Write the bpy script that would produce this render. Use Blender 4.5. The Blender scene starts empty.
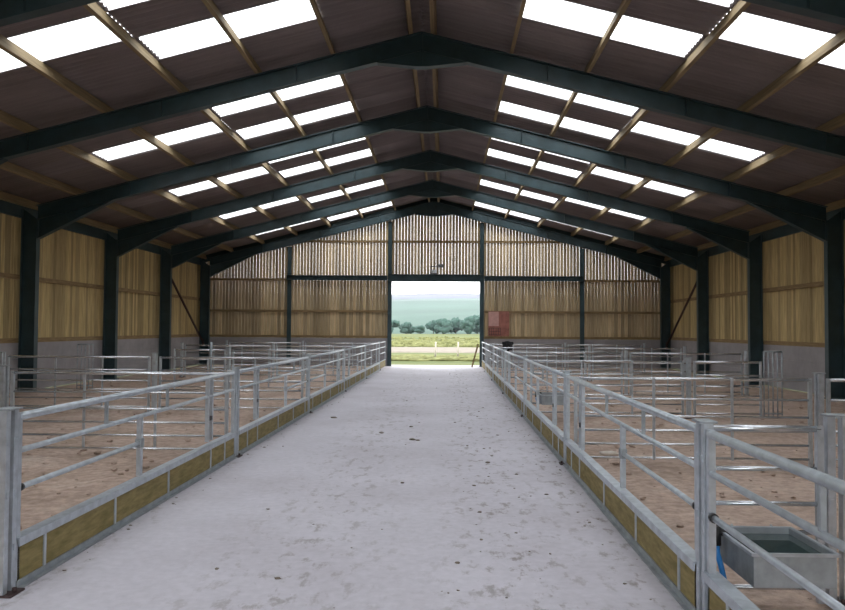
import bpy, math, random
from mathutils import Vector, Matrix, noise
random.seed(7)
scn = bpy.context.scene
COL = scn.collection
PI = math.pi

# ------------------------------------------------------------------ mesh builder
class MB:
    def __init__(s): s.v=[]; s.f=[]; s.sm=[]
    def add(s, vs, fs, smooth=False):
        b=len(s.v); s.v+= [tuple(p) for p in vs]
        for f in fs: s.f.append([b+i for i in f]); s.sm.append(smooth)
        return s
    def box(s, x0,x1,y0,y1,z0,z1):
        x0,x1=min(x0,x1),max(x0,x1); y0,y1=min(y0,y1),max(y0,y1); z0,z1=min(z0,z1),max(z0,z1)
        vs=[(x0,y0,z0),(x1,y0,z0),(x1,y1,z0),(x0,y1,z0),(x0,y0,z1),(x1,y0,z1),(x1,y1,z1),(x0,y1,z1)]
        return s.add(vs,[(0,3,2,1),(4,5,6,7),(0,1,5,4),(1,2,6,5),(2,3,7,6),(3,0,4,7)])
    def beam(s, p, q, w, h, up=(0,0,1)):
        """oriented bar from p to q, w across, h along the up direction"""
        p=Vector(p); q=Vector(q); d=(q-p).normalized(); u=Vector(up)
        a=d.cross(u).normalized(); u=a.cross(d).normalized(); a*=w/2; u*=h/2
        vs=[p-a-u,p+a-u,p+a+u,p-a+u,q-a-u,q+a-u,q+a+u,q-a+u]
        return s.add(vs,[(0,1,2,3),(7,6,5,4),(0,4,5,1),(1,5,6,2),(2,6,7,3),(3,7,4,0)])
    def tube(s, pts, r, n=10, cap=True):
        pts=[Vector(p) for p in pts]; rings=[]
        b=len(s.v)
        for i,p in enumerate(pts):
            if i==0: d=pts[1]-pts[0]
            elif i==len(pts)-1: d=pts[-1]-pts[-2]
            else: d=(pts[i+1]-pts[i]).normalized()+(pts[i]-pts[i-1]).normalized()
            d.normalize()
            ref=Vector((0,0,1)) if abs(d.z)<.9 else Vector((0,1,0))
            a=d.cross(ref).normalized(); u=a.cross(d).normalized()
            for k in range(n):
                t=2*PI*k/n
                s.v.append(tuple(p+a*(r*math.cos(t))+u*(r*math.sin(t))))
        for i in range(len(pts)-1):
            for k in range(n):
                k2=(k+1)%n
                s.f.append([b+i*n+k,b+i*n+k2,b+(i+1)*n+k2,b+(i+1)*n+k]); s.sm.append(True)
        if cap:
            s.f.append([b+k for k in range(n)][::-1]); s.sm.append(False)
            e=b+(len(pts)-1)*n
            s.f.append([e+k for k in range(n)]); s.sm.append(False)
        return s
    def prism(s, poly, y0, y1):
        """polygon in x,z extruded along y"""
        n=len(poly)
        vs=[(x,y0,z) for x,z in poly]+[(x,y1,z) for x,z in poly]
        fs=[list(range(n)),list(range(n,2*n))[::-1]]+[(i,i+n,(i+1)%n+n,(i+1)%n) for i in range(n)]
        return s.add(vs,fs)
    def blob(s, c, rx, ry, rz, seg=8, rings=5, jit=.15, rnd=random):
        b=len(s.v); vs=[]
        sx=rnd.random()*50
        for i in range(rings+1):
            th=PI*i/rings
            for k in range(seg):
                ph=2*PI*k/seg
                n=Vector((math.sin(th)*math.cos(ph),math.sin(th)*math.sin(ph),math.cos(th)))
                m=1+jit*noise.noise(n*1.7+Vector((sx,sx,0)))*2
                vs.append((c[0]+n.x*rx*m,c[1]+n.y*ry*m,c[2]+n.z*rz*m))
        fs=[(i*seg+k,(i+1)*seg+k,(i+1)*seg+(k+1)%seg,i*seg+(k+1)%seg) for i in range(rings) for k in range(seg)]
        return s.add(vs,fs,True)
    def mesh(s, name, m):
        me=bpy.data.meshes.new(name); me.from_pydata(s.v,[],s.f)
        me.polygons.foreach_set('use_smooth',s.sm); me.materials.append(m); me.update()
        return me
    def obj(s, name, m, parent=None, loc=(0,0,0)):
        o=bpy.data.objects.new(name,s.mesh(name,m)); COL.objects.link(o); o.location=loc
        if parent: o.parent=parent
        return o

def tag(o,label=None,cat=None,group=None,kind=None):
    if label: o['label']=label
    if cat: o['category']=cat
    if group: o['group']=group
    if kind: o['kind']=kind
    return o
def thing(name,label,cat,loc=(0,0,0),rotz=0,group=None):
    o=bpy.data.objects.new(name,None); COL.objects.link(o); o.empty_display_size=.1
    o.location=loc; o.rotation_euler=(0,0,rotz)
    return tag(o,label,cat,group)
def dup(root,loc,rotz,label,group=None):
    r=root.copy(); COL.objects.link(r); r.location=loc; r.rotation_euler=(0,0,rotz)
    r['label']=label
    if group: r['group']=group
    for ch in list(root.children):
        c=ch.copy(); COL.objects.link(c); c.parent=r
        for g in list(ch.children):
            d=g.copy(); COL.objects.link(d); d.parent=c
    return r
ORD=['nearest','second','third','fourth','fifth','sixth','seventh']
ORDN=['first','second','third','fourth','fifth','sixth','seventh','eighth']

# ------------------------------------------------------------------ materials
def newmat(name):
    m=bpy.data.materials.new(name); m.use_nodes=True; nt=m.node_tree
    return m,nt,nt.nodes['Principled BSDF']
def N(nt,t,**kw):
    n=nt.nodes.new(t)
    for k,v in kw.items():
        if k in n.inputs: n.inputs[k].default_value=v
        else: setattr(n,k,v)
    return n
def ramp(nt,src,stops):
    r=nt.nodes.new('ShaderNodeValToRGB'); e=r.color_ramp.elements
    while len(e)<len(stops): e.new(.5)
    for i,(p,c) in enumerate(stops): e[i].position=p; e[i].color=(*c,1)
    nt.links.new(src,r.inputs[0]); return r
def coords(nt,scale=(1,1,1)):
    t=nt.nodes.new('ShaderNodeTexCoord'); mp=nt.nodes.new('ShaderNodeMapping')
    mp.inputs['Scale'].default_value=scale
    nt.links.new(t.outputs['Object'],mp.inputs['Vector']); return mp.outputs[0]
def noise_tex(nt,vec,scale,detail=4,rough=.55):
    n=nt.nodes.new('ShaderNodeTexNoise'); n.inputs['Scale'].default_value=scale
    n.inputs['Detail'].default_value=detail; n.inputs['Roughness'].default_value=rough
    nt.links.new(vec,n.inputs['Vector']); return n
def bump(nt,b,h,strength=.3,dist=.01):
    n=nt.nodes.new('ShaderNodeBump'); n.inputs['Strength'].default_value=strength; n.inputs['Distance'].default_value=dist
    nt.links.new(h,n.inputs['Height']); nt.links.new(n.outputs[0],b.inputs['Normal'])
def mix(nt,a,b,fac,mode='MIX'):
    n=nt.nodes.new('ShaderNodeMix'); n.data_type='RGBA'; n.blend_type=mode
    for sock,val in ((n.inputs[6],a),(n.inputs[7],b),(n.inputs[0],fac)):
        if hasattr(val,'links'): nt.links.new(val,sock)
        elif isinstance(val,tuple): sock.default_value=(*val,1)
        else: sock.default_value=val
    return n.outputs[2]

def simple(name,c,rough=.6,metal=0.0,var=.25,scale=6,stretch=(1,1,1),bmp=0,spec=.5):
    m,nt,b=newmat(name)
    v=coords(nt,stretch); n=noise_tex(nt,v,scale)
    lo=tuple(x*(1-var) for x in c); hi=tuple(min(1,x*(1+var)) for x in c)
    r=ramp(nt,n.outputs['Fac'],[(.3,lo),(.7,hi)])
    nt.links.new(r.outputs[0],b.inputs['Base Color'])
    b.inputs['Roughness'].default_value=rough; b.inputs['Metallic'].default_value=metal
    b.inputs['Specular IOR Level'].default_value=spec
    if bmp: bump(nt,b,n.outputs['Fac'],bmp,.01)
    return m
def wood(name,c1,c2,stretch,rough=.75,island=True,knots=True):
    m,nt,b=newmat(name)
    v=coords(nt,stretch); n=noise_tex(nt,v,9,5)
    r=ramp(nt,n.outputs['Fac'],[(.3,c1),(.72,c2)])
    col=r.outputs[0]
    if island:
        g=nt.nodes.new('ShaderNodeNewGeometry')
        rr=ramp(nt,g.outputs['Random Per Island'],[(0,(.55,.53,.50)),(.5,(.9,.88,.86)),(1,(1.2,1.17,1.1))])
        col=mix(nt,col,rr.outputs[0],1.0,'MULTIPLY')
    nt.links.new(col,b.inputs['Base Color']); b.inputs['Roughness'].default_value=rough
    b.inputs['Specular IOR Level'].default_value=.25
    bump(nt,b,n.outputs['Fac'],.25,.004)
    return m

M={}
M['galv']=simple('galvanised_steel',(.50,.54,.585),.36,.70,.16,14,bmp=.04)
M['galv_rail']=simple('bright_galvanised_tube',(.68,.71,.745),.27,.85,.10,14)
M['galv_dull']=simple('weathered_galvanised_steel',(.34,.37,.395),.5,.5,.22,9,bmp=.05)
M['steel']=simple('dark_green_painted_steel',(.026,.054,.063),.48,0,.25,2.5)
M['rust']=simple('red_oxide_steel',(.055,.024,.02),.7,0,.3,4)
M['board']=wood('larch_boarding',(.38,.285,.135),(.60,.47,.25),(2,2,.18))
M['gable_board']=wood('spaced_gable_boarding',(.46,.34,.19),(.66,.52,.33),(2,2,.18))
M['purlin']=wood('purlin_timber',(.215,.16,.09),(.345,.265,.155),(3,.15,3))
M['toe']=wood('treated_toe_board',(.17,.135,.05),(.33,.255,.115),(3,.6,3),island=False)
M['rail_timber']=wood('rail_timber',(.20,.13,.06),(.33,.23,.12),(.3,.3,3),island=False)
M['black']=simple('black_plastic',(.012,.012,.013),.5,0,.1)
M['blue']=simple('blue_pipe',(.02,.22,.60),.4,0,.08)
M['cloth']=simple('black_cloth',(.015,.015,.018),.9,0,.3,20)
M['red_board']=simple('red_brown_board',(.34,.13,.10),.7,0,.3,5)
M['pink_board']=simple('faded_pink_board',(.58,.33,.29),.75,0,.15,5)
M['dark_wire']=simple('dark_wire',(.06,.035,.035),.6,.2,.1)
M['pale']=simple('pale_scrap',(.72,.66,.58),.8,0,.1,10)
M['dirt']=simple('trodden_dirt',(.20,.165,.135),.95,0,.4,30)
M['lens']=simple('floodlight_lens',(.75,.76,.76),.2,0,.03)
M['grey_paint']=simple('grey_paint',(.2,.2,.2),.5,0,.1)
M['stake']=simple('grey_stake',(.42,.38,.32),.9,0,.2)

def m_roof():
    m,nt,b=newmat('fibre_cement_sheet')
    v=coords(nt); n=noise_tex(nt,v,.8,6); n2=noise_tex(nt,coords(nt,(.3,8,.3)),2,3)
    f=nt.nodes.new('ShaderNodeMath'); f.operation='MULTIPLY_ADD'; f.inputs[1].default_value=.5
    nt.links.new(n2.outputs[0],f.inputs[0]); 
    h=nt.nodes.new('ShaderNodeMath'); h.operation='MULTIPLY'; h.inputs[1].default_value=.5
    nt.links.new(n.outputs[0],h.inputs[0]); nt.links.new(h.outputs[0],f.inputs[2])
    r=ramp(nt,f.outputs[0],[(.3,(.175,.145,.148)),(.7,(.265,.228,.228))])
    nt.links.new(r.outputs[0],b.inputs['Base Color']); b.inputs['Roughness'].default_value=.85
    b.inputs['Specular IOR Level'].default_value=.2
    return m
M['roof']=m_roof()
def m_sky():
    m=bpy.data.materials.new('translucent_rooflight'); m.use_nodes=True; nt=m.node_tree; nt.nodes.clear()
    o=nt.nodes.new('ShaderNodeOutputMaterial'); mx=nt.nodes.new('ShaderNodeMixShader'); mx.inputs[0].default_value=.35
    t=nt.nodes.new('ShaderNodeBsdfTransparent'); t.inputs[0].default_value=(.92,.94,.95,1)
    d=nt.nodes.new('ShaderNodeBsdfTranslucent'); d.inputs[0].default_value=(.85,.88,.88,1)
    nt.links.new(t.outputs[0],mx.inputs[1]); nt.links.new(d.outputs[0],mx.inputs[2]); nt.links.new(mx.outputs[0],o.inputs[0])
    return m
M['skylight']=m_sky()
def m_dimming_sheet():  # dark half-clear material of the sheet added to dim the board slits
    m=bpy.data.materials.new('slit_dimming_sheet'); m.use_nodes=True; nt=m.node_tree; b=nt.nodes['Principled BSDF']
    b.inputs['Base Color'].default_value=(.03,.035,.03,1); b.inputs['Roughness'].default_value=.8; b.inputs['Alpha'].default_value=.62
    return m
M['dimming_sheet']=m_dimming_sheet()
def m_concrete():
    m,nt,b=newmat('aisle_concrete')
    v=coords(nt); big=noise_tex(nt,v,.55,5,.6); fine=noise_tex(nt,v,14,4,.6)
    r=ramp(nt,big.outputs[0],[(.30,(.53,.50,.545)),(.5,(.60,.575,.63)),(.75,(.67,.645,.705))])
    r2=ramp(nt,fine.outputs[0],[(.3,(.9,.9,.9)),(.7,(1.04,1.04,1.04))])
    col=mix(nt,r.outputs[0],r2.outputs[0],1.0,'MULTIPLY')
    # trodden-in dirt: two long bands of blotches and a dusty strip along the kerbs
    tc=nt.nodes.new('ShaderNodeTexCoord'); sx=nt.nodes.new('ShaderNodeSeparateXYZ'); nt.links.new(tc.outputs['Object'],sx.inputs[0])
    def band(x0,w):
        a=nt.nodes.new('ShaderNodeMath'); a.operation='SUBTRACT'; a.inputs[1].default_value=x0; nt.links.new(sx.outputs['X'],a.inputs[0])
        q=nt.nodes.new('ShaderNodeMath'); q.operation='ABSOLUTE'; nt.links.new(a.outputs[0],q.inputs[0])
        mr=nt.nodes.new('ShaderNodeMapRange'); mr.inputs[1].default_value=0; mr.inputs[2].default_value=w; mr.inputs[3].default_value=1; mr.inputs[4].default_value=0
        nt.links.new(q.outputs[0],mr.inputs[0]); return mr.outputs[0]
    def mx2(a,c,op):
        k=nt.nodes.new('ShaderNodeMath'); k.operation=op
        for i,z in enumerate((a,c)):
            if isinstance(z,(int,float)): k.inputs[i].default_value=z
            else: nt.links.new(z,k.inputs[i])
        return k.outputs[0]
    bands=mx2(mx2(band(.95,.75),mx2(band(-.6,1.0),.7,'MULTIPLY'),'MAXIMUM'),mx2(band(1.75,.4),band(-2.4,.45),'MAXIMUM'),'MAXIMUM')
    blot=noise_tex(nt,coords(nt,(1,.5,1)),7.5,6,.7)
    bl=ramp(nt,blot.outputs[0],[(.535,(0,0,0)),(.63,(1,1,1))])
    fac=mx2(mx2(bl.outputs[0],bands,'MULTIPLY'),.75,'MULTIPLY')
    col=mix(nt,col,(.21,.175,.155),fac)
    nt.links.new(col,b.inputs['Base Color']); b.inputs['Roughness'].default_value=.8; b.inputs['Specular IOR Level'].default_value=.3
    bump(nt,b,fine.outputs[0],.25,.006); return m
M['concrete']=m_concrete()
def m_soil():
    m,nt,b=newmat('pen_soil')
    v=coords(nt); a=noise_tex(nt,v,.9,5,.6); c=noise_tex(nt,v,9,6,.7)
    r=ramp(nt,a.outputs[0],[(.3,(.39,.295,.235)),(.55,(.52,.395,.33)),(.78,(.60,.50,.43))])
    r2=ramp(nt,c.outputs[0],[(.3,(.62,.6,.58)),(.55,(1,1,1)),(.75,(1.3,1.27,1.2))])
    col=mix(nt,r.outputs[0],r2.outputs[0],1.0,'MULTIPLY')
    nt.links.new(col,b.inputs['Base Color']); b.inputs['Roughness'].default_value=.95; b.inputs['Specular IOR Level'].default_value=.1
    bump(nt,b,c.outputs[0],.7,.03); return m
M['soil']=m_soil()
def m_block():
    m,nt,b=newmat('concrete_panel_wall')
    v=coords(nt); a=noise_tex(nt,v,1.3,6,.6)
    r=ramp(nt,a.outputs[0],[(.3,(.255,.24,.245)),(.7,(.36,.335,.345))])
    nt.links.new(r.outputs[0],b.inputs['Base Color']); b.inputs['Roughness'].default_value=.85
    bump(nt,b,a.outputs[0],.2,.01); return m
M['block']=m_block()
def m_water():
    m,nt,b=newmat('trough_water'); b.inputs['Base Color'].default_value=(.05,.075,.075,1); b.inputs['Roughness'].default_value=.05
    return m
M['water']=m_water()
def m_field():
    m,nt,b=newmat('grass_field')
    v=coords(nt); a=noise_tex(nt,v,.06,5,.65); c=noise_tex(nt,coords(nt,(.12,1,1)),.35,5,.65)
    r=ramp(nt,a.outputs[0],[(.35,(.085,.115,.04)),(.65,(.14,.15,.07))])
    r2=ramp(nt,c.outputs[0],[(.35,(.6,.65,.6)),(.7,(1.4,1.3,1.2))])
    col=mix(nt,r.outputs[0],r2.outputs[0],1.0,'MULTIPLY')
    nt.links.new(col,b.inputs['Base Color']); b.inputs['Roughness'].default_value=.95; b.inputs['Specular IOR Level'].default_value=.1
    return m
M['field']=m_field()
M['hill']=simple('hill_pasture',(.055,.096,.075),.95,0,.25,.008,spec=.1)
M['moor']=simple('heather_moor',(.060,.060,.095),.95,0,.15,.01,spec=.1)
M['track']=simple('gravel_track',(.20,.175,.145),.95,0,.15,1.5,spec=.1)
M['rough']=simple('rough_grass',(.15,.155,.065),.95,0,.4,3,spec=.1)
M['leaf']=simple('tree_foliage',(.05,.095,.078),.9,0,.3,1.2,spec=.1)  # blue of the distant haze is mixed into the foliage colour
M['bark']=simple('bark',(.08,.06,.045),.9)

# ------------------------------------------------------------------ dimensions
CX=.43; CH=1.68
BAY=4.8
YF=-2.4; YB=33.6                     # open front end, back gable frame
HALF=10.40                           # inner face of the side walls
SL=.256                              # roof pitch
def ztop(x): return 7.345-SL*abs(x)   # top of the rafters
PUR=[.20,1.70,3.15,4.60,6.10,7.60,9.00,10.22]
CL=math.hypot(1,SL)
SH=.20*CL                            # purlin depth measured straight up
SKEW=.0075
def xl(y): return -2.315+SKEW*(y-4)  # left fence line
def xr(y): return 1.94+SKEW*(y-4)   # right fence line

# ------------------------------------------------------------------ floors
def sheet(name,x0,x1,y0,y1,z0,z1,m,label,cat):
    return tag(MB().box(x0,x1,y0,y1,z0,z1).obj(name,m),label,cat,kind='structure')
fl=MB()
fl.add([(xl(YF)-.06,YF-2,-.15),(xr(YF)+.06,YF-2,-.15),(xr(36)+.06,35.0,-.15),(xl(36)-.06,35.0,-.15),
        (xl(YF)-.06,YF-2,0),(xr(YF)+.06,YF-2,0),(xr(36)+.06,35.0,0),(xl(36)-.06,35.0,0)],
       [(0,3,2,1),(4,5,6,7),(0,1,5,4),(1,2,6,5),(2,3,7,6),(3,0,4,7)])
tag(fl.obj('floor',M['concrete']),'pale grey concrete central aisle with trodden dirt marks','floor',kind='structure')
def pen_floor(name,side,label):
    b=MB(); nx,ny=44,180
    for j in range(ny+1):
        y=YF+(34.0-YF)*j/ny
        xa=(xl(y)-.06) if side<0 else (xr(y)+.06); xb=side*HALF
        for i in range(nx+1):
            x=xa+(xb-xa)*i/nx
            e=min(1,i/3)*min(1,(nx-i)/3)
            z=-.012+e*.045*(noise.noise(Vector((x*.9,y*.9,side*5)))*.6+noise.noise(Vector((x*3,y*3,2)))*.35)
            b.v.append((x,y,min(z,.02)))
    for j in range(ny):
        for i in range(nx):
            q=[j*(nx+1)+i,j*(nx+1)+i+1,(j+1)*(nx+1)+i+1,(j+1)*(nx+1)+i]
            b.f.append(q if side>0 else q[::-1]); b.sm.append(True)
    return tag(b.obj(name,M['soil']),label,'floor',kind='structure')
pen_floor('floor_left',-1,'brown soil floor of the pens left of the aisle')
pen_floor('floor_right',1,'brown soil floor of the pens right of the aisle')

# ------------------------------------------------------------------ roof with rooflights
def rooflights():
    out=[]
    for k in range(-1,7):
        f=k*BAY
        if k<=2: o=[.5,1.55,2.55]
        else: o=[1.45,2.50,3.52]
        for nm,off in zip('ALB',o):
            a=f+off
            if a<YF+.3: continue
            lo,hi=(1.73,4.57) if nm in 'AB' else (4.63,7.57)
            out.append((k,nm,a,a+.95,lo,hi))
    return out
RL=rooflights()
PITCH=.146; AMP=.022
def zsheet(x,y): return ztop(x)+SH+AMP*CL+AMP*math.sin(2*PI*y/PITCH)
XB=[0,1.73,4.57,4.63,7.57,10.75]
def roof():
    b=MB(); step=PITCH/6
    ys=set(); y=YF
    while y<34.15: ys.add(round(y,4)); y+=step
    for r in RL: ys.add(round(r[2],4)); ys.add(round(r[3],4))
    ys=sorted(ys)
    for s in (-1,1):
        base=len(b.v); nx=len(XB)
        for yy in ys:
            for x in XB: b.v.append((s*x,yy,zsheet(x,yy)))
        for j in range(len(ys)-1):
            ym=(ys[j]+ys[j+1])/2
            for i in range(nx-1):
                xm=(XB[i]+XB[i+1])/2
                if any(r[2]<ym<r[3] and r[4]-.01<=XB[i] and XB[i+1]<=r[5]+.01 for r in RL): continue
                q=[base+j*nx+i,base+j*nx+i+1,base+(j+1)*nx+i+1,base+(j+1)*nx+i]
                b.f.append(q if s<0 else q[::-1]); b.sm.append(True)
    o=b.obj('ceiling',M['roof']); tag(o,'dark corrugated fibre cement roof of the shed','roof',kind='structure')
    md=o.modifiers.new('thick','SOLIDIFY'); md.thickness=.012; md.offset=0
    rc=MB()
    rc.beam((-.16,YF,ztop(.16)+SH+.09),(-.16,34.15,ztop(.16)+SH+.09),.34,.012,(SL,0,1))
    rc.beam((.16,YF,ztop(.16)+SH+.09),(.16,34.15,ztop(.16)+SH+.09),.34,.012,(-SL,0,1))
    rc.obj('ridge_capping',M['roof'],o)
roof()
bayname={-1:'the bay behind the camera',0:'the bay over the camera',1:'the sixth last bay',2:'the fifth last bay',3:'the fourth last bay',4:'the third last bay',5:'the second last bay',6:'the last bay before the back gable'}
n=0
for s in (-1,1):
    for (k,nm,a,c,lo,hi) in RL:
        b=MB(); step=PITCH/6; m=int((c-a)/step)+1
        for j in range(m+1):
            y=a+(c-a)*j/m
            for x in (lo,hi): b.v.append((s*x,y,zsheet(x,y)+.004))
        for j in range(m):
            q=[2*j,2*j+1,2*j+3,2*j+2]; b.f.append(q if s<0 else q[::-1]); b.sm.append(True)
        n+=1
        pos={'A':'nearer upper','B':'farther upper','L':'lower'}[nm]
        o=b.obj('window_%d'%n,M['skylight'])
        tag(o,'white translucent rooflight, %s one on %s slope in %s'%(pos,'left' if s<0 else 'right',bayname[k]),'rooflight','rooflights in the roof',kind='structure')

# ------------------------------------------------------------------ purlins
for s in (-1,1):
    for i,x in enumerate(PUR):
        nrm=Vector((s*SL,0,1)).normalized()
        c=Vector((s*x,0,ztop(x)))+nrm*.10
        b=MB().beam((c.x,YF,c.z),(c.x,34.0,c.z),.07,.195,nrm)
        lab='long timber purlin, %s below the ridge on the %s roof slope'%(ORDN[i],'left' if s<0 else 'right')
        if i==0: lab='long timber purlin close beside the ridge on its %s'%('left' if s<0 else 'right')
        if i==7: lab='long timber purlin along the %s eaves'%('left' if s<0 else 'right')
        tag(b.obj('roof_purlin',M['purlin']),lab,'roof beam','timber roof purlins')

# ------------------------------------------------------------------ portal frames
RD=.37; FW=.18; FT=.018
def column_mb(s):
    b=MB(); xo,xi=s*(HALF-.02),s*(HALF-.42)
    zt=ztop(HALF-.02)
    b.box(xi,xi+s*FT,-FW/2,FW/2,0,ztop(HALF-.42)-RD)
    b.box(xo-s*FT,xo,-FW/2,FW/2,0,zt)
    b.prism([(xi+s*FT,0),(xo-s*FT,0),(xo-s*FT,zt-.0),(xi+s*FT,ztop(HALF-.42)-RD)],-.007,.007)
    b.box(s*(HALF-.47),s*(HALF-.005),-.14,.14,0,.025)
    return b
def rafter_mb(s):
    b=MB(); x0,x1=0.004*s,s*(HALF-.40)
    b.prism([(x0,ztop(0)-.01),(x1,ztop(x1)-.01),(x1,ztop(x1)-RD+.01),(x0,ztop(0)-RD+.01)],-.007,.007)
    up=(s*SL,0,1)
    for dz in (-FT/2-.002,-RD+FT/2):
        b.beam((x0,0,ztop(x0)+dz),(x1,0,ztop(x1)+dz),FW,FT,up)
    for xs in (2.4,5.0,7.6):
        b.prism([(s*xs,ztop(xs)-.02),(s*(xs+.014),ztop(xs)-.02),(s*(xs+.014),ztop(xs)-RD+.02),(s*xs,ztop(xs)-RD+.02)],-FW/2+.01,FW/2-.01)
    return b
def eaves_haunch_mb(s):
    b=MB(); xa,xb=HALF-.43,HALF-2.35
    za=ztop(xa)-RD-.50; zb=ztop(xb)-RD
    b.prism([(s*xa,ztop(xa)-RD),(s*xb,zb),(s*xb,zb-.02),(s*xa,za)],-.007,.007)
    b.beam((s*xa,0,za+.005),(s*xb,0,zb-.01),FW,FT,(0,0,1))
    b.box(s*(xa),s*(xa-.016),-FW/2,FW/2,za,ztop(xa)-RD-.002)
    return b
def apex_haunch_mb():
    b=MB(); xe=.85; zb=ztop(0)-RD-.30
    b.prism([(-xe,ztop(xe)-RD),(0,ztop(0)-RD),(xe,ztop(xe)-RD),(.12,zb),(-.12,zb)],-.06,.06)
    for s in (-1,1): b.beam((s*.11,0,zb),(s*xe,0,ztop(xe)-RD-.004),FW,FT,(0,0,1))
    b.box(-.12,.12,-FW/2,FW/2,zb-FT/2,zb+FT/2)
    b.prism([(-.016,ztop(0)-.01),(.016,ztop(0)-.01),(.016,zb),(-.016,zb)],-FW/2,FW/2)
    return b
FR=[YB-BAY*i for i in range(6)][::-1]      # 9.6 ... 33.6
flab={33.6:'dark green steel portal frame standing against the boarded back gable'}
for i in range(1,6):
    flab[round(YB-BAY*i,2)]='dark green steel portal frame, %s in front of the back gable'%ORDN[i-1]
fr0=None
for y in FR:
    lab=flab[round(y,2)]
    if fr0 is None:
        fr0=thing('portal_frame',lab,'steel frame',(0,y,0),0,'steel portal frames')
        for s in (-1,1):
            column_mb(s).obj('column',M['steel'],fr0); rafter_mb(s).obj('rafter',M['steel'],fr0)
            eaves_haunch_mb(s).obj('eaves_haunch',M['steel'],fr0)
        apex_haunch_mb().obj('apex_haunch',M['steel'],fr0)
    else: dup(fr0,(0,y,0),0,lab)

# ------------------------------------------------------------------ side walls
BW,GAP=.132,.016
def side_wall(s):
    nm='left' if s<0 else 'right'
    pl=MB(); x0,x1=s*HALF,s*(HALF+.16)
    # concrete panels, three courses with open joints between them
    for z0,z1 in ((0,.41),(.416,.83),(.836,1.25)):
        y=YF
        while y<34.0:
            e=min(y+2.4,34.0); pl.box(x0,x1,y+.003,e-.003,z0,z1); y=e
    w=pl.obj('wall_'+nm,M['block']); tag(w,'%s side wall of grey concrete panels with timber boarding above'%nm,'wall',kind='structure')
    bd=MB(); y=YF; rnd=random.Random(11+s)
    while y<33.86:
        j=rnd.uniform(-.003,.003)
        bd.box(s*(HALF+.085)+j,s*(HALF+.108)+j,y,y+BW,1.27+rnd.uniform(-.012,.012),ztop(HALF+.10)+SH-.015); y+=BW+GAP*.55
    bd.obj('boarding',M['board'],w)
    for z in (1.31,2.93):
        MB().box(s*(HALF+.005),s*(HALF+.083),YF,34.0,z-.06,z+.06).obj('rail',M['rail_timber'],w)
side_wall(-1); side_wall(1)
for s in (-1,1):
    o=MB().box(s*(HALF+.004),s*(HALF+.082),YF,34.0,4.46,4.80).obj('eaves_beam',M['steel'],bpy.data.objects['wall_left' if s<0 else 'wall_right'])
# wall bracing in the last bay
for s in (-1,1):
    b=MB().tube([(s*(HALF-.22),28.8+.10,3.85),(s*(HALF-.22),33.6-.10,.95)],.045,10)
    b.box(s*(HALF-.235),s*(HALF-.205),28.8+.09,28.8+.26,3.62,3.95).box(s*(HALF-.235),s*(HALF-.205),33.6-.26,33.6-.09,.85,1.15)
    tag(b.obj('wall_brace',M['rust']),'red brown diagonal brace in the last bay of the %s wall'%('left' if s<0 else 'right'),'brace','diagonal wall braces')

# ------------------------------------------------------------------ gables
DX0,DX1=-1.85,2.06
def gable(yb,name,label,d0,d1,dz,out):
    pl=MB()
    for xa,xb in ((-HALF-.16,d0-.14),(d1+.14,HALF+.16)):
        for z0,z1 in ((0,.41),(.416,.83),(.836,1.24)):
            pl.box(xa,xb,yb,yb+out*.16,z0,z1)
    w=pl.obj(name,M['block']); tag(w,label,'wall',kind='structure')
    rnd=random.Random(5)
    for nm2,gap in (('lower_boarding',.015),('upper_boarding',.0095)):
        bd=MB(); x=-HALF-.1; up=nm2[0]=='u'
        while x<HALF+.1:
            z0=3.86 if up else 1.25+rnd.uniform(-.012,.012)
            j=rnd.uniform(-.003,.003)
            za,zb=ztop(x)+SH-.03,ztop(x+BW)+SH-.03
            if not up: za,zb=min(za,3.85),min(zb,3.85)
            y0,y1=yb+out*.085+j,yb+out*.108+j
            if y0>y1: y0,y1=y1,y0
            if up or not (d0-.03<x+BW and x<d1+.03):
                bd.add([(x,y0,z0),(x+BW,y0,z0),(x+BW,y1,z0),(x,y1,z0),(x,y0,za),(x+BW,y0,zb),(x+BW,y1,zb),(x,y1,za)],
                   [(0,3,2,1),(4,5,6,7),(0,1,5,4),(1,2,6,5),(2,3,7,6),(3,0,4,7)])
            x+=BW+gap
        bd.obj(nm2,M['gable_board'],w)
    for xa,xb in ((-HALF-.1,d0-.16),(d1+.16,HALF+.1)):
        MB().box(xa,xb,yb+out*.118,yb+out*.122,1.24,3.80).obj('slit_dimming_sheet',M['dimming_sheet'],w)  # added sheet behind the lower boards, cuts the daylight in their slits
    vp=MB(); q=.0
    vp.prism([(-HALF-.1,ztop(HALF+.1)-.12),(0,ztop(0)-.12),(HALF+.1,ztop(HALF+.1)-.12),(HALF+.1,ztop(HALF+.1)+SH-.012),(0,ztop(0)+SH-.012),(-HALF-.1,ztop(HALF+.1)+SH-.012)],min(yb+out*.045,yb+out*.083),max(yb+out*.045,yb+out*.083))
    vp.obj('verge_board',M['steel'],w)
    for z,xs in ((1.30,((-HALF,d0-.14),(d1+.14,HALF))),(2.43,((-HALF,d0-.14),(d1+.14,HALF))),(3.83,((-HALF,-6.55),(6.62,HALF))),(5.55,((-5.9,5.9),))):
        for xa,xb in xs:
            ya,yb2=yb+out*.005,yb+out*.083
            MB().box(xa,xb,ya,yb2,z-.05,z+.05).obj('rail',M['rail_timber'],w)
    return w
YG=YB+.16
gable(YG,'wall_back','back gable of spaced upright timber boards over grey concrete panels',DX0,DX1,3.78,1)
gable(YF+.05,'wall_front','front gable behind the camera with a wide open doorway',-2.6,2.6,4.2,-1)
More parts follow.
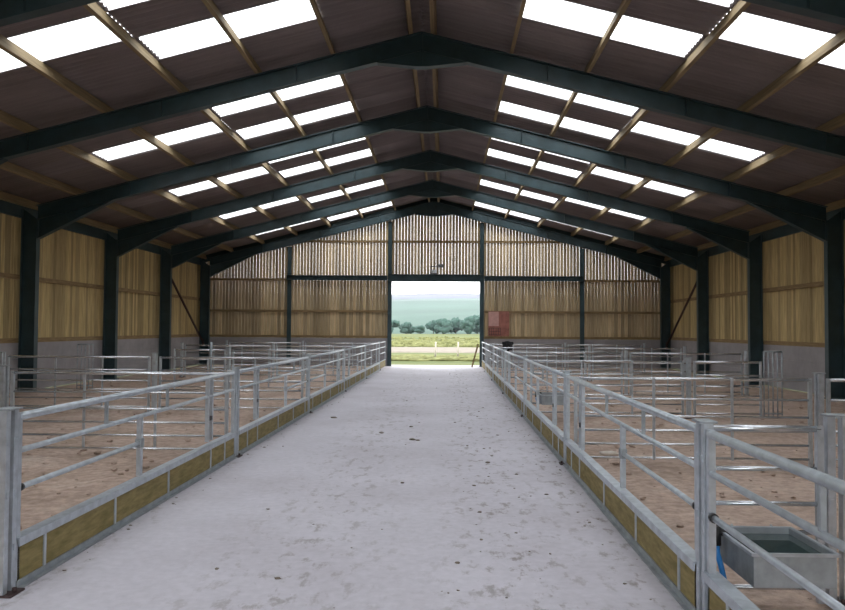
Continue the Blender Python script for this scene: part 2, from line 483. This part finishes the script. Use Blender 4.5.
def isec(x,y0,y1,z1,w=.17):
    b=MB()
    b.box(x-w/2,x+w/2,y0,y0+.014,0,z1).box(x-w/2,x+w/2,y1-.014,y1,0,z1).box(x-.006,x+.006,y0+.014,y1-.014,0,z1)
    b.box(x-w/2-.04,x+w/2+.04,y0-.03,y1+.0,0,.02)
    return b
for x,lab in ((-6.43,'dark green steel gable post in the left half of the back wall'),
              (DX0-.09,'dark green steel post at the left side of the open doorway'),
              (DX1+.09,'dark green steel post at the right side of the open doorway'),
              (6.57,'dark green steel gable post in the right half of the back wall')):
    tag(isec(x,YB+.095,YB+.155,ztop(x)-.4,.18).obj('gable_post',M['steel']),lab,'steel post','gable posts')
def hbeam(x0,x1,z0,z1,name,lab):
    b=MB(); y0,y1=YB-.03,YB+.09
    b.box(x0,x1,y0,y1,z0,z0+.015).box(x0,x1,y0,y1,z1-.015,z1).box(x0,x1,y1-.014,y1,z0+.015,z1-.015)
    tag(b.obj(name,M['steel']),lab,'steel beam','steel beams across the back gable')
hbeam(DX0-.18,DX1+.18,3.76,4.08,'door_lintel','dark steel lintel across the top of the open doorway')
hbeam(-6.55,DX0-.19,3.80,4.02,'gable_beam','dark steel beam across the boarded wall left of the doorway')
hbeam(DX1+.19,6.66,3.80,4.02,'gable_beam','dark steel beam across the boarded wall right of the doorway')

# floodlight above the doorway
t=thing('floodlight','small white faced floodlight on a bracket above the open doorway','lamp',(.03,YB-.031,4.08))
MB().box(-.17,.17,-.16,.0,.0,.02).beam((-.15,-.07,.01),(-.15,-.07,.36),.03,.03,(0,1,0)).obj('bracket',M['grey_paint'],t)
MB().box(-.13,.13,-.20,-.03,.03,.19).box(.16,.42,-.09,-.04,.30,.44).beam((-.16,-.065,.34),(.36,-.065,.34),.03,.03).obj('housing',M['grey_paint'],t)
MB().box(-.115,.115,-.215,-.20,.045,.175).obj('lens',M['lens'],t)

# ------------------------------------------------------------------ posts, feed barriers, hurdles
def post_proto(label,loc):
    t=thing('fence_post',label,'post',loc,0,'galvanised double fence posts')
    for k in (-1,1):
        b=MB()
        b.box(-.028,.028,k*.045-.024,k*.045+.024,.012,1.15)
        for z in (.28,.62,.95): b.box(-.034,.034,k*.045-.012,k*.045+.012,z-.02,z+.02)
        o=b.obj('stanchion',M['galv'],t)
    MB().box(-.05,.05,-.075,.075,1.15,1.162).obj('cap_plate',M['galv_dull'],t)
    b=MB().box(-.085,.085,-.08,.08,0,.012)
    for k in (-1,1): b.tube([(k*.062,0,.012),(k*.062,0,.04)],.013,8)
    b.obj('base_plate',M['dark_wire'],t)
    return t
PP=[None]
def post(x,y,label,rz=0):
    if PP[0] is None:
        PP[0]=post_proto(label,(x,y,0)); PP[0].rotation_euler=(0,0,rz); return PP[0]
    return dup(PP[0],(x,y,0),rz,label)

SP=5.13
def barrier_proto(label,loc,s,flip,L=SP):
    """local y runs from the near post to the far post; s = direction of the aisle"""
    t=thing('feed_barrier',label,'feed barrier',loc,0,'feed barriers along the aisle')
    Y=(lambda y:L-y) if flip else (lambda y:y)
    a=.105; e=L-.105
    def rail(z,y0,y1,r): return MB().tube([(0,Y(y0),z),(0,Y(y1),z)],r,10)
    rail(1.095,a,e,.026).obj('top_rail',M['galv'],t)
    rail(.875,a,e,.019).obj('middle_rail',M['galv'],t)
    lr=rail(.635,a,2.06,.019).obj('lower_rail',M['galv'],t)
    MB().tube([(0,Y(.127),.635),(0,Y(.16),.635)],.026,12).obj('clamp',M['black'],lr)
    MB().box(-.026,.026,Y(2.02),Y(2.10),.595,.675).obj('clamp',M['galv_dull'],lr)
    # uprights
    for yy in (a,e): MB().box(-.02,.02,Y(yy)-.02,Y(yy)+.02,.015,1.12).obj('end_upright',M['galv'],t)
    for yy in (3.98,4.12):
        b=MB().box(-.02,.02,Y(yy)-.02,Y(yy)+.02,.36,1.12)
        b.obj('gate_upright',M['galv'],t)
    MB().box(-.024,.024,Y(4.002),Y(4.098),.60,.645).obj('latch',M['black'],t)
    for yy in (1.38,2.72): MB().box(-.012,.012,Y(yy)-.013,Y(yy)+.013,.86,1.10).obj('hanger',M['galv_dull'],t)
    MB().box(-.02,.02,Y(2.06)-.024,Y(2.06)+.024,.345,.885).obj('middle_upright',M['galv'],t)
    # toe board with metal cap, base angle and straps
    tb=MB().box(-.02,.02,.10,L-.10,.035,.31).obj('toe_board',M['toe'],t)
    MB().box(-.042,.042,.085,L-.085,.31,.325).box(s*.030,s*.042,.085,L-.085,.27,.31).box(-s*.030,-s*.042,.085,L-.085,.27,.31).obj('board_cap',M['galv'],tb)
    MB().box(s*.021,s*.031,.085,L-.085,.003,.05).box(-.03,s*.06,.085,L-.085,.003,.012).obj('base_angle',M['galv_dull'],tb)
    for yy in (.42,1.52,2.72,4.05,4.6): MB().box(s*.0205,s*.030,Y(yy)-.014,Y(yy)+.014,.05,.27).obj('strap',M['galv'],tb)
    return t
BP={}
def barrier(x,y,s,flip,label):
    k=(s,flip)
    if k not in BP:
        BP[k]=barrier_proto(label,(x,y,0),s,flip); BP[k].rotation_euler=(0,0,-SKEW); return
    dup(BP[k],(x,y,0),-SKEW,label)

HZ=[(1.07,.021),(.82,.015),(.605,.015),(.43,.015),(.26,.015),(.09,.015)]
HP={}
def hurdle_proto(label,loc,L,nv):
    t=thing('sheep_hurdle',label,'hurdle',loc,0,'galvanised six rail hurdles')
    for i,(z,r) in enumerate(HZ): MB().tube([(.015,0,z),(L-.015,0,z)],r,12).obj('rail',M['galv_rail'],t)
    for k in range(nv):
        x=.02+(L-.04)*k/(nv-1)
        end=k in (0,nv-1)
        if end: MB().box(x-.02,x+.02,-.02,.02,.0,1.09).obj('end_upright',M['galv'],t)
        else: MB().box(x-.016,x+.016,-.027,-.012,.07,1.09).obj('upright',M['galv'],t)
    return t
def hurdle(x0,x1,y,label,rz=0):
    """hurdle along x from x0 (nearer the aisle) to x1"""
    L=round(abs(x1-x0),2); nv=max(2,int(round(L/.97))+1)
    rz=0 if x1>x0 else PI
    k=(L,nv)
    if k not in HP:
        HP[k]=hurdle_proto(label,(x0,y,0),L,nv); HP[k].rotation_euler=(0,0,rz); return
    dup(HP[k],(x0,y,0),rz,label)

YL=[4.75+SP*k for k in range(6)]            # 4.75 .. 30.4
YR=[4.45+SP*k for k in range(6)]
for k,y in enumerate(YL):
    lab='double galvanised post in the left aisle fence, nearest the camera' if k==0 else 'double galvanised post, %s from the camera in the left aisle fence'%ORD[k]
    post(xl(y),y,lab,-SKEW)
for k,y in enumerate(YR):
    lab='double galvanised post in the right aisle fence, nearest the camera' if k==0 else 'double galvanised post, %s from the camera in the right aisle fence'%ORD[k]
    post(xr(y),y,lab,-SKEW)
for k in range(5):
    y=YL[k]
    barrier(xl(y),y,1,k%2==1,'galvanised feed barrier with timber toe board, %s along the left of the aisle'%(ORD[k]))
y=YR[0]-SP
barrier(xr(y),y,-1,True,'galvanised feed barrier with timber toe board, cut off at the lower right, beside the trough')
for k in range(5):
    y=YR[k]
    barrier(xr(y),y,-1,k%2==1,'galvanised feed barrier with timber toe board, %s full one along the right of the aisle'%ORDN[k])
# last short barriers up to the doorway
def short_barrier(x,y,s,L,label):
    t=thing('feed_barrier',label,'feed barrier',(x,y,0),-SKEW,'feed barriers along the aisle')
    MB().tube([(0,.105,1.095),(0,L,1.095)],.026,10).obj('top_rail',M['galv'],t)
    MB().tube([(0,.105,.875),(0,L,.875)],.019,10).obj('middle_rail',M['galv'],t)
    MB().tube([(0,.105,.635),(0,L,.635)],.019,10).obj('lower_rail',M['galv'],t)
    for yy in (.105,L-.02): MB().box(-.02,.02,yy-.02,yy+.02,.015,1.12).obj('end_upright',M['galv'],t)
    tb=MB().box(-.02,.02,.10,L-.04,.035,.31).obj('toe_board',M['toe'],t)
    MB().box(-.035,.035,.085,L-.04,.31,.325).obj('board_cap',M['galv'],tb)
short_barrier(xl(YL[5]),YL[5],1,33.3-YL[5],'short galvanised feed barrier ending at the left side of the doorway')
short_barrier(xr(YR[5]),YR[5],-1,33.3-YR[5],'short galvanised feed barrier ending at the right side of the doorway')

g=.065
def prow(side,y,segs,rowname):
    """segs: list of (x0,x1) distances from the fence line"""
    f=(xl(y) if side<0 else xr(y))
    for i,(a,c) in enumerate(segs):
        nm='left' if side<0 else 'right'
        where=['next to the aisle','second out from the aisle','third out from the aisle, by the wall'][i]
        hurdle(f+side*(a+.028),f+side*(c-.028),y,'galvanised six rail hurdle %s in the %s row of %s pens'%(where,rowname,nm))
def mid_post(side,y,d,rowname,what='between hurdles'):
    f=(xl(y) if side<0 else xr(y))
    post(f+side*d,y,'double galvanised post %s, %s row of %s pens'%(what,rowname,'left' if side<0 else 'right'))
LR=['nearest','second','third','fourth','fifth']
for k in range(1,6):
    y=YL[k]; rn=LR[k-1]
    if k==3:
        prow(-1,y,[(g,3.0),(3.13,4.58)],rn); mid_post(-1,y,3.065,rn)
    else:
        prow(-1,y,[(g,3.0),(3.13,6.08)],rn); mid_post(-1,y,3.065,rn); mid_post(-1,y,6.145,rn,'at the wall end of the hurdles')
RR=['nearest','second','third','fourth','fifth','sixth']
for k in range(1,6):
    y=YR[k]; rn=RR[k]
    if k==2:
        prow(1,y,[(g,3.05),(3.18,4.53)],rn); mid_post(1,y,3.115,rn)
    else:
        prow(1,y,[(g,3.05),(3.18,6.13)],rn); mid_post(1,y,3.115,rn); mid_post(1,y,6.195,rn,'at the wall end of the hurdles')
# the short hurdle beside the trough
y=4.82; f=xr(4.45)
hurdle(f+.092,f+.85,y,'short galvanised six rail hurdle behind the water trough')
post(f+.94,y,'double galvanised post at the right end of the short hurdle by the water trough',PI/2)
hurdle(f+1.028,f+2.46,y,'galvanised hurdle cut off at the right picture edge beyond the water trough')
# narrow barred gates by the walls, tall post
def barred_gate(x,y,L,h,label):
    t=thing('narrow_gate',label,'gate',(x,y,0),0,'narrow barred gates')
    MB().tube([(.0,0,h),(L,0,h)],.016,8).obj('rail',M['galv_dull'],t); MB().tube([(.0,0,.1),(L,0,.1)],.016,8).obj('rail',M['galv_dull'],t)
    for i in range(5):
        x=L*i/4; MB().tube([(x,0,0),(x,0,h)],.013,8).obj('bar',M['galv_dull'],t)
barred_gate(6.56,YR[2],.34,1.28,'narrow gate of upright bars near the right wall')
barred_gate(-9.35,YL[3],.42,1.2,'narrow gate of upright bars near the left wall')
b=MB().tube([(0,0,.01),(0,0,1.32)],.03,10).box(-.07,.07,-.07,.07,0,.012)
tag(b.obj('tall_post',M['galv_dull'],None,(-5.12,18.1,0)),'single tall slim post standing in the left pens','post')

# ------------------------------------------------------------------ troughs
def trough_proto(label,loc):
    """hangs by two hooks over the fourth rail of a hurdle; origin on the ground below its front left corner"""
    t=thing('water_trough',label,'water trough',loc,0,'hung galvanised water troughs')
    W,D,z0,z1=.44,.55,.27,.45
    b=MB(); k=.006
    b.box(0,W,0,k,z0,z1).box(0,W,D-k,D,z0,z1).box(0,k,k,D-k,z0,z1).box(W-k,W,k,D-k,z0,z1).box(0,W,0,D,z0-.004,z0+.002)
    b.obj('tank',M['galv_dull'],t)
    b=MB(); q=.018
    b.box(-q,W+q,-q,.0,z1-.012,z1+.005).box(-q,W+q,D,D+q,z1-.012,z1+.005).box(-q,0,0,D,z1-.012,z1+.005).box(W,W+q,0,D,z1-.012,z1+.005)
    b.obj('rim',M['galv'],t)
    MB().box(k,W-k,k,D-k,z0+.1,z0+.145).obj('water',M['water'],t)
    for x in (.1,W-.1):
        MB().tube([(x,D+.01,z1-.01),(x,D+.012,z1+.0),(x,D+.034,z1+.008)],.007,8).obj('hook',M['galv_dull'],t)
    v=MB().tube([(-.05,D-.12,z1+.0),(.05,D-.12,z1+.0)],.022,10).tube([(-.045,D-.12,z1-.075),(-.045,D-.12,z1+.04)],.026,10).tube([(-.075,D-.12,z1+.012),(-.02,D-.12,z1+.05)],.014,8).obj('float_valve',M['black'],t)
    MB().tube([(-.045,D-.12,z1-.06),(-.046,D-.125,z1-.12),(-.03,D-.14,z1-.19),(-.015,D-.16,z1-.28),(-.02,D-.16,-.02)],.017,10).obj('supply_pipe',M['blue'],t)
    return t
tr=trough_proto('galvanised water trough with blue supply pipe hung on the short hurdle, lower right',(2.03,4.62-.062-.50,0))
tr.location=(2.125,4.215,.02)
dup(tr,(xr(YR[2])+.24,YR[2]-.605,.02),0,'galvanised water trough with black valve hung on a hurdle halfway along the right pens')

# ------------------------------------------------------------------ small things
b=MB()
b.blob((0,0,.035),.11,.06,.032,12,6,.25); b.blob((.09,.02,.025),.06,.05,.022,10,5,.2)
tag(b.obj('pale_scrap',M['pale'],None,(2.63,10.25,0)),'small pale flat scrap lying on the soil in the second right pen','scrap')
# black coat over the rail by the doorway, right
t=MB()
t.blob((0,0,1.125),.22,.07,.09,12,7,.3); t.blob((-.05,-.05,.98),.16,.05,.18,12,7,.3); t.blob((.09,-.045,1.02),.12,.05,.14,10,6,.3)
tag(t.obj('coat',M['cloth'],None,(xr(30.1)+.86,YR[5]-.0,-.02)),'black coat draped over a hurdle to the right of the doorway','coat')
# leaning plank and dark sack by the right door jamb
b=MB().beam((1.70,33.15,.015),(1.98,33.36,1.02),.07,.035,(0,-1,.3))
b.beam((1.78,33.20,.35),(1.94,33.22,.35),.03,.03)
tag(b.obj('leaning_plank',M['rail_timber']),'dark wooden plank leaning against the right side of the doorway','plank')
b=MB().blob((0,0,.24),.13,.13,.25,12,8,.25)
tag(b.obj('sack',M['cloth'],None,(2.36,32.9,.0)),'dark sack standing by the fence end right of the doorway','sack')
# red board on the back wall
t=thing('notice_board','red brown board on the back wall just right of the doorway','board',(2.90,YG-.02,1.36))
MB().box(-.46,.46,-.02,.02,0,1.10).obj('backing',M['red_board'],t)
MB().box(-.45,.0,-.035,-.021,.45,1.08).obj('faded_panel',M['pink_board'],t)
b=MB()
for i in range(6): b.box(-.43+i*.10,-.415+i*.10,-.10,-.09,.06,.36)
for z in (.06,.21,.36): b.box(-.43,.085,-.10,-.09,z-.008,z+.008)
for x in (-.43,.085): b.box(x-.008,x+.008,-.095,-.021,.05,.065).box(x-.008,x+.008,-.095,-.021,.355,.37)
b.obj('wire_rack',M['dark_wire'],t)

# dirt crumbs trodden over the aisle: nobody could count them
b=MB(); rnd=random.Random(21)
def crumb(x,y,r):
    b.blob((x,y,r*.18),r,r*rnd.uniform(.6,1.3),r*.32,6,3,.35,rnd)
for i in range(110):
    y=4.4+25*rnd.random()**1.6
    x=rnd.gauss(.95,.30) if rnd.random()<.7 else rnd.gauss(-.55,.6)
    if xl(y)+.15<x<xr(y)-.15: crumb(x,y,rnd.choice([.006,.008,.01,.012,.016,.022]))
for i in range(150):
    y=4.4+26*rnd.random(); s=rnd.random()<.5
    x=(xl(y)+.09+abs(rnd.gauss(0,.12))) if s else (xr(y)-.09-abs(rnd.gauss(0,.16)))
    crumb(x,y,rnd.choice([.006,.008,.011,.015]))
for x,y,r in ((-.02,11.5,.05),(.06,11.45,.035),(-.55,12.2,.04),(-.1,13.0,.04),(-1.6,14.2,.06),(.0,8.3,.03),(1.0,9.6,.04)): crumb(x,y,r)
tag(b.obj('dirt_crumbs',M['dirt']),'dark crumbs of dirt scattered over the concrete aisle','dirt',kind='stuff')
# clods on the pen soil
b=MB()
for i in range(1500):
    s=-1 if rnd.random()<.5 else 1
    y=4+24*rnd.random()**1.4; x=(xl(y)-.15-rnd.random()*7.3) if s<0 else (xr(y)+.15+rnd.random()*7.3)
    r=rnd.choice([.012,.016,.02,.025,.035,.05]); b.blob((x,y,.004+r*.12),r,r*rnd.uniform(.6,1.3),r*.4,6,3,.35,rnd)
tag(b.obj('soil_clods',M['soil']),'loose clods of soil lying over the pen floors','soil',kind='stuff')

# ------------------------------------------------------------------ outside
def hz(x,y):
    if y<220: return -.16
    if y<1000:
        u=(y-220)/780; z=-.16+40*(u*u*(3-2*u))*.92
    else:
        u=min(1,(y-1000)/600); z=36.6+32*math.sin(u*PI/2)
    if y>1620: z-= (y-1620)*.06
    k=min(1,(y-220)/500)
    return z+k*(6*noise.noise(Vector((x*.004,y*.004,3)))+2.5*math.sin(x*.012+.9))
def terrain(name,ys,xs,m,label,cat):
    b=MB(); n=len(xs)
    for y in ys:
        for x in xs: b.v.append((x,y,hz(x,y)))
    for j in range(len(ys)-1):
        for i in range(n-1):
            b.f.append([j*n+i,j*n+i+1,(j+1)*n+i+1,(j+1)*n+i]); b.sm.append(True)
    return tag(b.obj(name,m),label,cat,kind='structure')
xs=[-600+20*i for i in range(61)]
terrain('field',[-80,-40,0,40,80,120,160,200,240],xs,M['field'],'green grass field outside the doorway','field')
terrain('hill',[240+15*i for i in range(56)],xs,M['hill'],'pale green hillside pastures seen through the doorway','hill')
terrain('moor',[1065+15*i for i in range(50)],xs,M['moor'],'distant bluish moorland skyline seen through the doorway','hill')
def strip(name,y0,y1,z,m,label,cat,wob):
    b=MB(); n=60
    for i in range(n+1):
        x=-60+2*i
        w=wob*noise.noise(Vector((x*.06,y0,1)))
        b.v+= [(x,y0+w,-.16),(x,y0+w+.3,z),(x,y1+w*1.3-.3,z),(x,y1+w*1.3,-.16)]
    for i in range(n):
        for k in range(3): b.f.append([4*i+k,4*i+4+k,4*i+5+k,4*i+1+k]); b.sm.append(False)
    return tag(b.obj(name,m),label,cat,kind='structure')
strip('track',58,72,-.07,M['track'],'pale gravel track crossing the grass outside the doorway','track',2)
# tussocks of rough grass
b=MB(); rnd=random.Random(3)
for i in range(700):
    y=rnd.choice([rnd.uniform(76,100),rnd.uniform(90,150),rnd.uniform(43,50)]); x=rnd.uniform(-.13*y-2,.13*y+2)
    r=rnd.uniform(.2,.6); b.blob((x,y,-.12),r*1.6,r,rnd.uniform(.1,.35)*(.5 if y<60 else 1),7,4,.3,rnd)
tag(b.obj('grass_tussocks',M['rough']),'rough tussocks of grass beside the gravel track','grass',kind='stuff')
# trees
def tree(x,y,h,w,label,seed):
    r=random.Random(seed); t=thing('tree',label,'tree',(x,y,hz(x,y)-.05),0,'trees beyond the field')
    c=MB()
    for k in range(9):
        a=r.uniform(0,2*PI); d=r.uniform(.1,.55)*w
        c.blob((d*math.cos(a),d*math.sin(a),h*r.uniform(.25,.75)),w*r.uniform(.3,.55),w*r.uniform(.3,.55),h*r.uniform(.16,.27),12,8,.35,r)
    c.obj('crown',M['leaf'],t); MB().tube([(0,0,0),(0,0,h*.6)],.18*h/6,7).obj('trunk',M['bark'],t)
tr_spec=[(-15.5,236,4.6,3.2),(-11.0,240,4.0,3.0),(-7.0,238,3.2,2.6),(-2.6,245,4.6,3.0),(.6,240,5.6,3.4),(4.6,246,6.0,3.4),(8.2,241,5.8,3.2),(11.6,247,6.9,3.3),(15.0,243,6.9,3.6)]
for i,(x,y,h,w) in enumerate(tr_spec):
    lab=('bushy tree in low clump at left through the doorway, %s from left'%ORDN[i]) if i<3 else ('bushy tree in the longer belt through the doorway, %s from its left end'%ORDN[i-3])
    tree(x,y,h,w,lab,40+i)
for i,(x,y) in enumerate(((-.02,46),(1.35,46.5))):
    tag(MB().tube([(0,0,0),(.03,0,1.05)],.05,8).obj('stake',M['stake'],None,(x,y,-.17)),'thin pale stake standing in the grass, %s one through the doorway'%('left' if i==0 else 'right'),'stake','stakes in the grass')

# moist air over the valley
hzm=bpy.data.materials.new('valley_haze'); hzm.use_nodes=True; nt=hzm.node_tree; nt.nodes.clear()
o=nt.nodes.new('ShaderNodeOutputMaterial'); v=nt.nodes.new('ShaderNodeVolumeScatter'); v.inputs['Density'].default_value=.00035; v.inputs['Color'].default_value=(.86,.94,1,1)
nt.links.new(v.outputs[0],o.inputs['Volume'])
tag(MB().box(-590,590,155,1700,-5,120).obj('haze',hzm),'thin bluish haze over the valley beyond the doorway','haze',kind='stuff')

# ------------------------------------------------------------------ light
w=bpy.data.worlds.new('overcast_sky'); scn.world=w; w.use_nodes=True; nt=w.node_tree
bg=nt.nodes['Background']; bg.inputs[1].default_value=4.2
tc=nt.nodes.new('ShaderNodeTexCoord'); mp=nt.nodes.new('ShaderNodeMapping'); mp.inputs['Scale'].default_value=(1,1,2.5)
nt.links.new(tc.outputs['Generated'],mp.inputs[0])
nz=nt.nodes.new('ShaderNodeTexNoise'); nz.inputs['Scale'].default_value=2.0; nz.inputs['Detail'].default_value=4; nt.links.new(mp.outputs[0],nz.inputs['Vector'])
r=ramp(nt,nz.outputs[0],[(.3,(.84,.88,.93)),(.7,(1,1,1))]); nt.links.new(r.outputs[0],bg.inputs[0])

# ------------------------------------------------------------------ camera
cam=bpy.data.cameras.new('camera'); co=bpy.data.objects.new('camera',cam); COL.objects.link(co)
F=760.0; cam.sensor_width=36; cam.lens=F/845*36; cam.clip_end=4000
yaw=math.atan(20.5/F); pitch=math.atan(23.5/F); roll=math.radians(.36)
co.matrix_world=Matrix.Translation((CX,0,CH))@Matrix.Rotation(yaw,4,'Z')@Matrix.Rotation(PI/2+pitch,4,'X')@Matrix.Rotation(roll,4,'Z')
scn.camera=co
vs=scn.view_settings; vs.view_transform='Standard'; vs.look='None'; vs.gamma=1; vs.use_curve_mapping=False; vs.exposure=0.18
